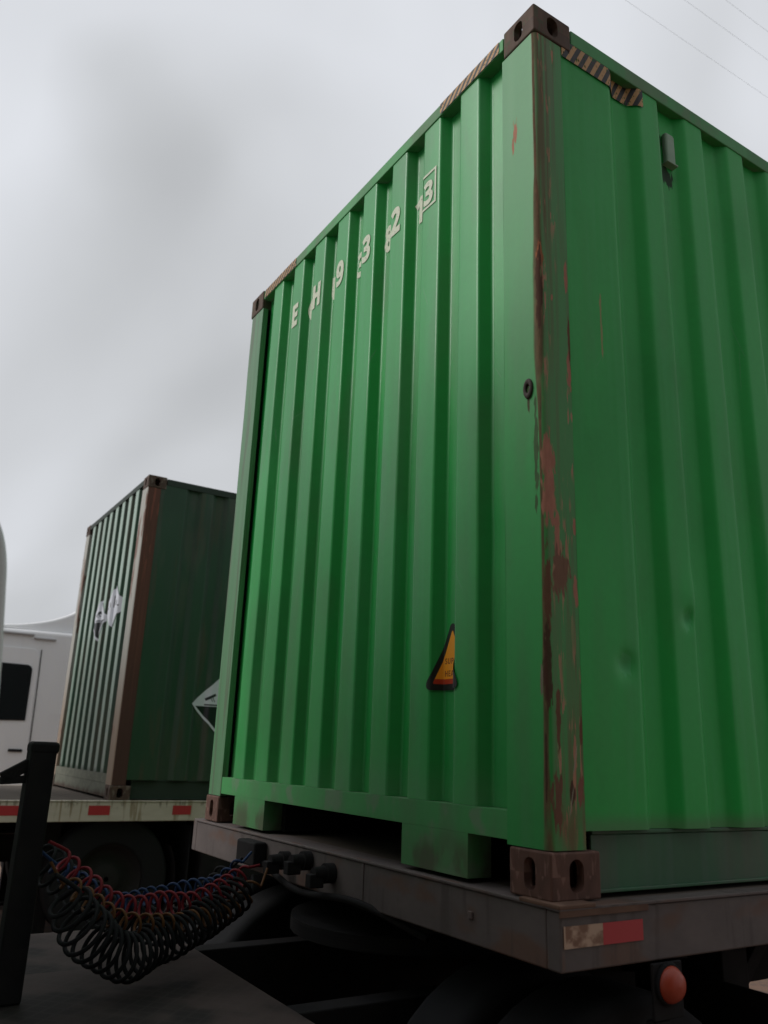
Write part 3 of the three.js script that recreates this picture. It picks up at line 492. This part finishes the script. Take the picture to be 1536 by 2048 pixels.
// ---------------------------------------------------------------- tractor units
function tractor(label, cabLabel) {
  const r = thing('tractor_truck', label, 'truck');
  for (const z of [-0.83, -1.69]) part('chassis_rail', bx(-5.2, 1.35, 0.58, 0.84, z - 0.045, z + 0.045, 0.006), blackSteel, r);
  part('catwalk_plate', bx(-1.46, -0.30, 0.842, 0.850, -2.12, -0.36, 0.003), dustyDeck, r);
  part('fuel_tank', cyl(0.30, 0.30, 0.95, 28, 'x', -1.35, 0.52, -0.02 - 0.33), dustyDeck, r);
  part('battery_box', bx(-1.45, -0.75, 0.40, 0.80, -2.38, -2.05, 0.03), blackSteel, r);
  for (const z of [-0.16, -0.47, -1.97, -2.28]) wheel(r, 0.32, z, z > -1.2 ? 1 : -1);
  for (const z of [-0.3, -2.12]) wheel(r, -3.7, z, z > -1.2 ? 1 : -1);
  part('rear_axle', cyl(0.09, 0.09, 1.9, 14, 'z', 0.32, 0.5, -1.22), blackSteel, r);
  const fw = new THREE.CylinderGeometry(0.48, 0.48, 0.05, 32); fw.scale(1, 1, 0.95); fw.translate(0.42, 0.97, -1.22); part('fifth_wheel', fw, blackSteel, r);
  for (const z of [-0.315, -2.125]) { const s = new THREE.CylinderGeometry(0.56, 0.56, 0.60, 28, 1, true, Math.PI * 0.06, Math.PI * 0.50); s.rotateX(Math.PI / 2); s.rotateZ(0.3); s.translate(0.32, 0.5, z); part('mudguard', s, blackSteel, r); }
  for (const z of [-0.315, -2.125]) part('mud_flap', bx(0.98, 0.99, 0.25, 0.92, z - 0.30, z + 0.30, 0.002), rubber, r);
  // pole that carries the hoses behind the cab
  const post = part('hose_pole', merge([bx(-1.078, -1.000, 0.851, BASE + 0.335, -1.24, -1.16, 0.008), bx(-1.080, -0.994, BASE + 0.30, BASE + 0.338, -1.243, -1.157, 0.012)]), blackSteel, r);
  part('hose_hook', merge([bar([-1.07, BASE + 0.270, -1.2], [-1.145, BASE + 0.225, -1.2], 0.035, 0.03), bar([-1.06, BASE + 0.225, -1.2], [-1.15, BASE + 0.218, -1.2], 0.022, 0.03)]), blackSteel, post);
  // cab, out of frame to the left but for the tip of its side fairing; unseen roof raised to shade the end wall
  const s = new THREE.Shape(); s.moveTo(-1.64, 0.55); s.lineTo(-4.55, 0.55); s.lineTo(-4.62, 1.5); s.lineTo(-4.25, 2.55); s.quadraticCurveTo(-4.1, 2.9, -3.7, 3.1); s.quadraticCurveTo(-3.0, 3.8, -2.3, 3.92); s.lineTo(-1.82, 3.92); s.lineTo(-1.70, 3.2); s.lineTo(-1.64, 2.7); s.lineTo(-1.64, 0.55);
  const cg = new THREE.ExtrudeGeometry(s, { depth: 2.3, bevelEnabled: true, bevelSize: 0.05, bevelThickness: 0.05, bevelSegments: 3 }); cg.translate(0, 0, -2.37); metreUV(cg);
  const cab = part('cab', cg, cabWhite, r);
  for (const z of [-0.005, -2.435]) part('side_window', bx(-3.95, -3.0, 1.75, 2.5, z - 0.012, z + 0.012, 0.008), darkGlass, cab);
  part('windscreen', (() => { const g = new RoundedBoxGeometry(0.03, 0.95, 2.0, 2, 0.012); g.rotateZ(-0.34); g.translate(-4.47, 2.05, -1.22); return g; })(), darkGlass, cab);
  part('grille', bx(-4.70, -4.655, 0.7, 1.4, -1.85, -0.6, 0.01), blackSteel, cab);
  part('bumper', bx(-4.85, -4.5, 0.35, 0.72, -2.4, -0.02, 0.05), cabWhite, cab);
  for (const z of [-0.25, -2.19]) part('headlight', bx(-4.70, -4.655, 0.75, 1.0, z - 0.16, z + 0.16, 0.02), chrome, cab);
  // side fairings: rounded panels that trail behind the cab
  for (const z of [0.055, -2.50]) {
    const f = new THREE.Shape(); f.moveTo(-1.80, 0.62); f.lineTo(-1.40, 0.62); f.lineTo(-1.358, BASE + 0.30); f.lineTo(-1.372, BASE + 0.47); f.lineTo(-1.388, BASE + 0.62); f.quadraticCurveTo(-1.397, BASE + 0.70, -1.43, BASE + 0.735); f.quadraticCurveTo(-1.5, BASE + 0.78, -1.80, BASE + 0.84); f.lineTo(-1.80, 0.62);
    const g = new THREE.ExtrudeGeometry(f, { depth: 0.02, bevelEnabled: true, bevelSize: 0.008, bevelThickness: 0.008, bevelSegments: 3, curveSegments: 14 }); g.translate(0, 0, z); part('side_fairing', metreUV(g), plain(0.74, 0.78, 0.77, 0.35), cab);
  }
  return r;
}
const tr1 = tractor('truck tractor with black hose pole, coupled to the trailer of the bright green container');
const tr2 = tr1.clone(); tr2.name = numbered('tractor_truck'); scene.add(tr2); tr2.position.set(0.15, 0, -5.70);  // tractor copy added to darken the gap under the second trailer
tag(tr2, 'truck tractor added to block the lit ground under the front of the white-railed trailer', 'truck');

// ---------------------------------------------------------------- coiled hoses between tractor and trailer
function coil(name, label, category, m, A, B, sag, R, turns, wire, phase) {
  const pts = [], N = turns * 14, a = new THREE.Vector3(...A), b = new THREE.Vector3(...B);
  const mid = (t) => { const p = a.clone().lerp(b, t); p.y -= sag * 4 * t * (1 - t) * (1 + 0.15 * Math.sin(t * 5 + phase)); return p; };
  for (let i = 0; i <= N; i++) {
    const t = i / N, e = 0.06, q = Math.min(1, Math.max(0, (t - e) / (1 - 2 * e))), c = mid(t), d = mid(Math.min(1, t + 0.01)).sub(mid(Math.max(0, t - 0.01))).normalize();
    const n = new THREE.Vector3(0, 1, 0).addScaledVector(d, -d.y).normalize(), s = new THREE.Vector3().crossVectors(d, n), w = q * turns * 2 * Math.PI + phase + 3.2 * (vn(q * 6, phase, 302) - 0.5) + 1.1 * (vn(q * 19, phase, 303) - 0.5), k = R * Math.min(1, 12 * Math.min(t, 1 - t)) * (1 + 0.34 * (vn(t * 11, phase, 301) - 0.5));
    c.x += 0.02 * (vn(t * 7, phase, 304) - 0.5); c.y += 0.035 * (vn(t * 6, phase, 305) - 0.5); c.z += 0.04 * (vn(t * 8, phase, 306) - 0.5);
    c.addScaledVector(n, Math.cos(w) * k).addScaledVector(s, Math.sin(w) * k); pts.push(c);
  }
  const g = new THREE.TubeGeometry(new THREE.CatmullRomCurve3(pts), N * 2, wire, 7); const o = part(numbered(name), g, m, scene); return tag(o, label, category);
}
coil('coiled_hose', 'red coiled air hose drooping from the pole to the trailer front', 'hose', plain(0.17, 0.011, 0.018, 0.65, 0, 0.5), [-1.00, BASE + 0.06, -1.10], [-0.16, BASE - 0.085, -1.42], 0.165, 0.034, 18, 0.0052, 0.3);
coil('coiled_hose', 'blue coiled air hose drooping beside the red one', 'hose', plain(0.010, 0.028, 0.085, 0.65, 0, 0.5), [-0.99, BASE + 0.01, -1.30], [-0.13, BASE - 0.06, -1.56], 0.175, 0.032, 19, 0.0052, 1.7);
coil('coiled_cable', 'amber coiled electric cable hanging low at the pole side', 'cable', plain(0.11, 0.045, 0.014, 0.65, 0, 0.5), [-1.00, BASE + 0.00, -1.04], [-0.15, BASE - 0.09, -1.36], 0.20, 0.030, 17, 0.0048, 2.4);
coil('coiled_cable', 'thick black coiled cable looping lowest above the catwalk', 'cable', plain(0.010, 0.010, 0.011, 0.8, 0, 0.4), [-1.00, BASE - 0.04, -1.00], [-0.20, BASE - 0.12, -1.38], 0.215, 0.066, 27, 0.0066, 0.9);
coil('coiled_cable', 'black coiled cable with tight loops behind the red hose', 'cable', plain(0.010, 0.010, 0.011, 0.8, 0, 0.4), [-1.02, BASE + 0.02, -1.34], [-0.14, BASE - 0.10, -1.66], 0.225, 0.056, 28, 0.006, 4.1);

// ---------------------------------------------------------------- white truck in the next lane but one
{
  const t = thing('white_truck', 'white truck cab with a dark side window, left of the dark green container', 'truck');
  const Z = -12; t.position.set(0.42, 0, 0);
  const s = new THREE.Shape(); s.moveTo(1.55, 0.62); s.lineTo(-2.1, 0.62); s.lineTo(-2.15, 1.55); s.lineTo(-1.55, 2.90); s.quadraticCurveTo(-1.45, 3.12, -1.1, 3.17); s.lineTo(1.55, 3.20); s.lineTo(1.55, 0.62);
  const g = new THREE.ExtrudeGeometry(s, { depth: 2.2, bevelEnabled: true, bevelSize: 0.06, bevelThickness: 0.06, bevelSegments: 4 }); g.translate(0, 0, Z - 2.26); metreUV(g);
  part('cab', g, cabWhite, t);
  const door = part('door', (() => { const d = new THREE.Shape(); d.moveTo(-1.15, 0.75); d.lineTo(0.33, 0.75); d.lineTo(0.285, 2.78); d.quadraticCurveTo(0.28, 2.95, 0.16, 2.95); d.lineTo(-0.9, 2.95); d.lineTo(-1.15, 1.9); d.lineTo(-1.15, 0.75); const q = new THREE.ExtrudeGeometry(d, { depth: 0.012, bevelEnabled: true, bevelSize: 0.008, bevelThickness: 0.008, bevelSegments: 2 }); q.translate(0, 0, Z + 0.004); return metreUV(q); })(), cabWhite, t);
  part('door_seam', (() => { const c = new THREE.CatmullRomCurve3([[0.355, 0.75], [0.345, 1.6], [0.325, 2.5], [0.31, 2.95]].map(([a, b]) => new THREE.Vector3(a, b, Z + 0.004))); return new THREE.TubeGeometry(c, 30, 0.007, 6); })(), under, t);
  const w = new THREE.Shape(); w.moveTo(-0.85, BASE + 0.60); w.lineTo(0.215, BASE + 0.635); w.lineTo(0.205, BASE + 1.36); w.quadraticCurveTo(0.205, BASE + 1.435, 0.13, BASE + 1.445); w.lineTo(-0.68, BASE + 1.455); w.closePath();
  const wg = new THREE.ExtrudeGeometry(w, { depth: 0.012, bevelEnabled: true, bevelSize: 0.01, bevelThickness: 0.006, bevelSegments: 2 }); wg.translate(0, 0, Z + 0.022); part('side_window', wg, darkGlass, door);
  part('door_handle', bx(0.05, 0.25, 1.42, 1.46, Z + 0.025, Z + 0.05, 0.01), blackSteel, door);
  part('roof_gutter', merge([bx(-1.2, 0.17, BASE + 1.90, BASE + 1.93, Z + 0.0, Z + 0.05, 0.008), bx(0.175, 0.50, BASE + 1.855, BASE + 1.88, Z + 0.0, Z + 0.04, 0.008)]), plain(0.35, 0.34, 0.34, 0.5), t);
  const f = new THREE.Shape(); f.moveTo(-0.5, 3.262); f.quadraticCurveTo(0.5, 3.30, 0.95, 3.72); f.lineTo(1.6, 3.95); f.lineTo(1.6, 3.262); f.closePath();
  const fg = new THREE.ExtrudeGeometry(f, { depth: 1.8, bevelEnabled: true, bevelSize: 0.04, bevelThickness: 0.06, bevelSegments: 3 }); fg.translate(0, 0.0, Z - 2.0); part('roof_fairing', metreUV(fg), cabWhite, t);
  part('bumper', bx(-2.32, -1.9, 0.36, 0.68, Z - 2.24, Z - 0.02, 0.05), blackSteel, t);
  part('windscreen', (() => { const q = new RoundedBoxGeometry(0.03, 1.05, 1.95, 2, 0.012); q.rotateZ(-0.51); q.translate(-1.88, 2.25, Z - 1.16); return q; })(), darkGlass, t);
  part('side_skirt', bx(-1.0, 4.2, 0.30, 0.60, Z - 0.2, Z - 0.03, 0.02), blackSteel, t);
  part('chassis', bx(-1.9, 6.2, 0.55, 0.85, Z - 1.6, Z - 0.7, 0.01), under, t);
  for (const [x, z] of [[-1.45, -0.2], [-1.45, -2.06], [4.6, -0.2], [4.6, -2.06], [5.8, -0.2], [5.8, -2.06]]) wheel(t, x, Z + z, z > -1 ? 1 : -1);
}

// ---------------------------------------------------------------- overhead cables
{
  const m = plain(0.10, 0.10, 0.11, 0.8);
  [[-2.62, 'highest'], [-2.88, 'middle'], [-3.26, 'lowest']].forEach(([z, w]) => {
    const g = tubeBetween([[-70, BASE + 11.5, z - 1.6], [-30, BASE + 9.6, z - 0.7], [6, BASE + 9.0, z], [45, BASE + 9.7, z + 0.9], [90, BASE + 11.5, z + 2]], 0.0011, 80, 6);
    tag(part(numbered('overhead_cable'), g, m, scene), `thin overhead cable against the clouds, ${w} of the three at upper right`, 'cable', 'overhead cables');
  });
}
renderer.render(scene, camera);
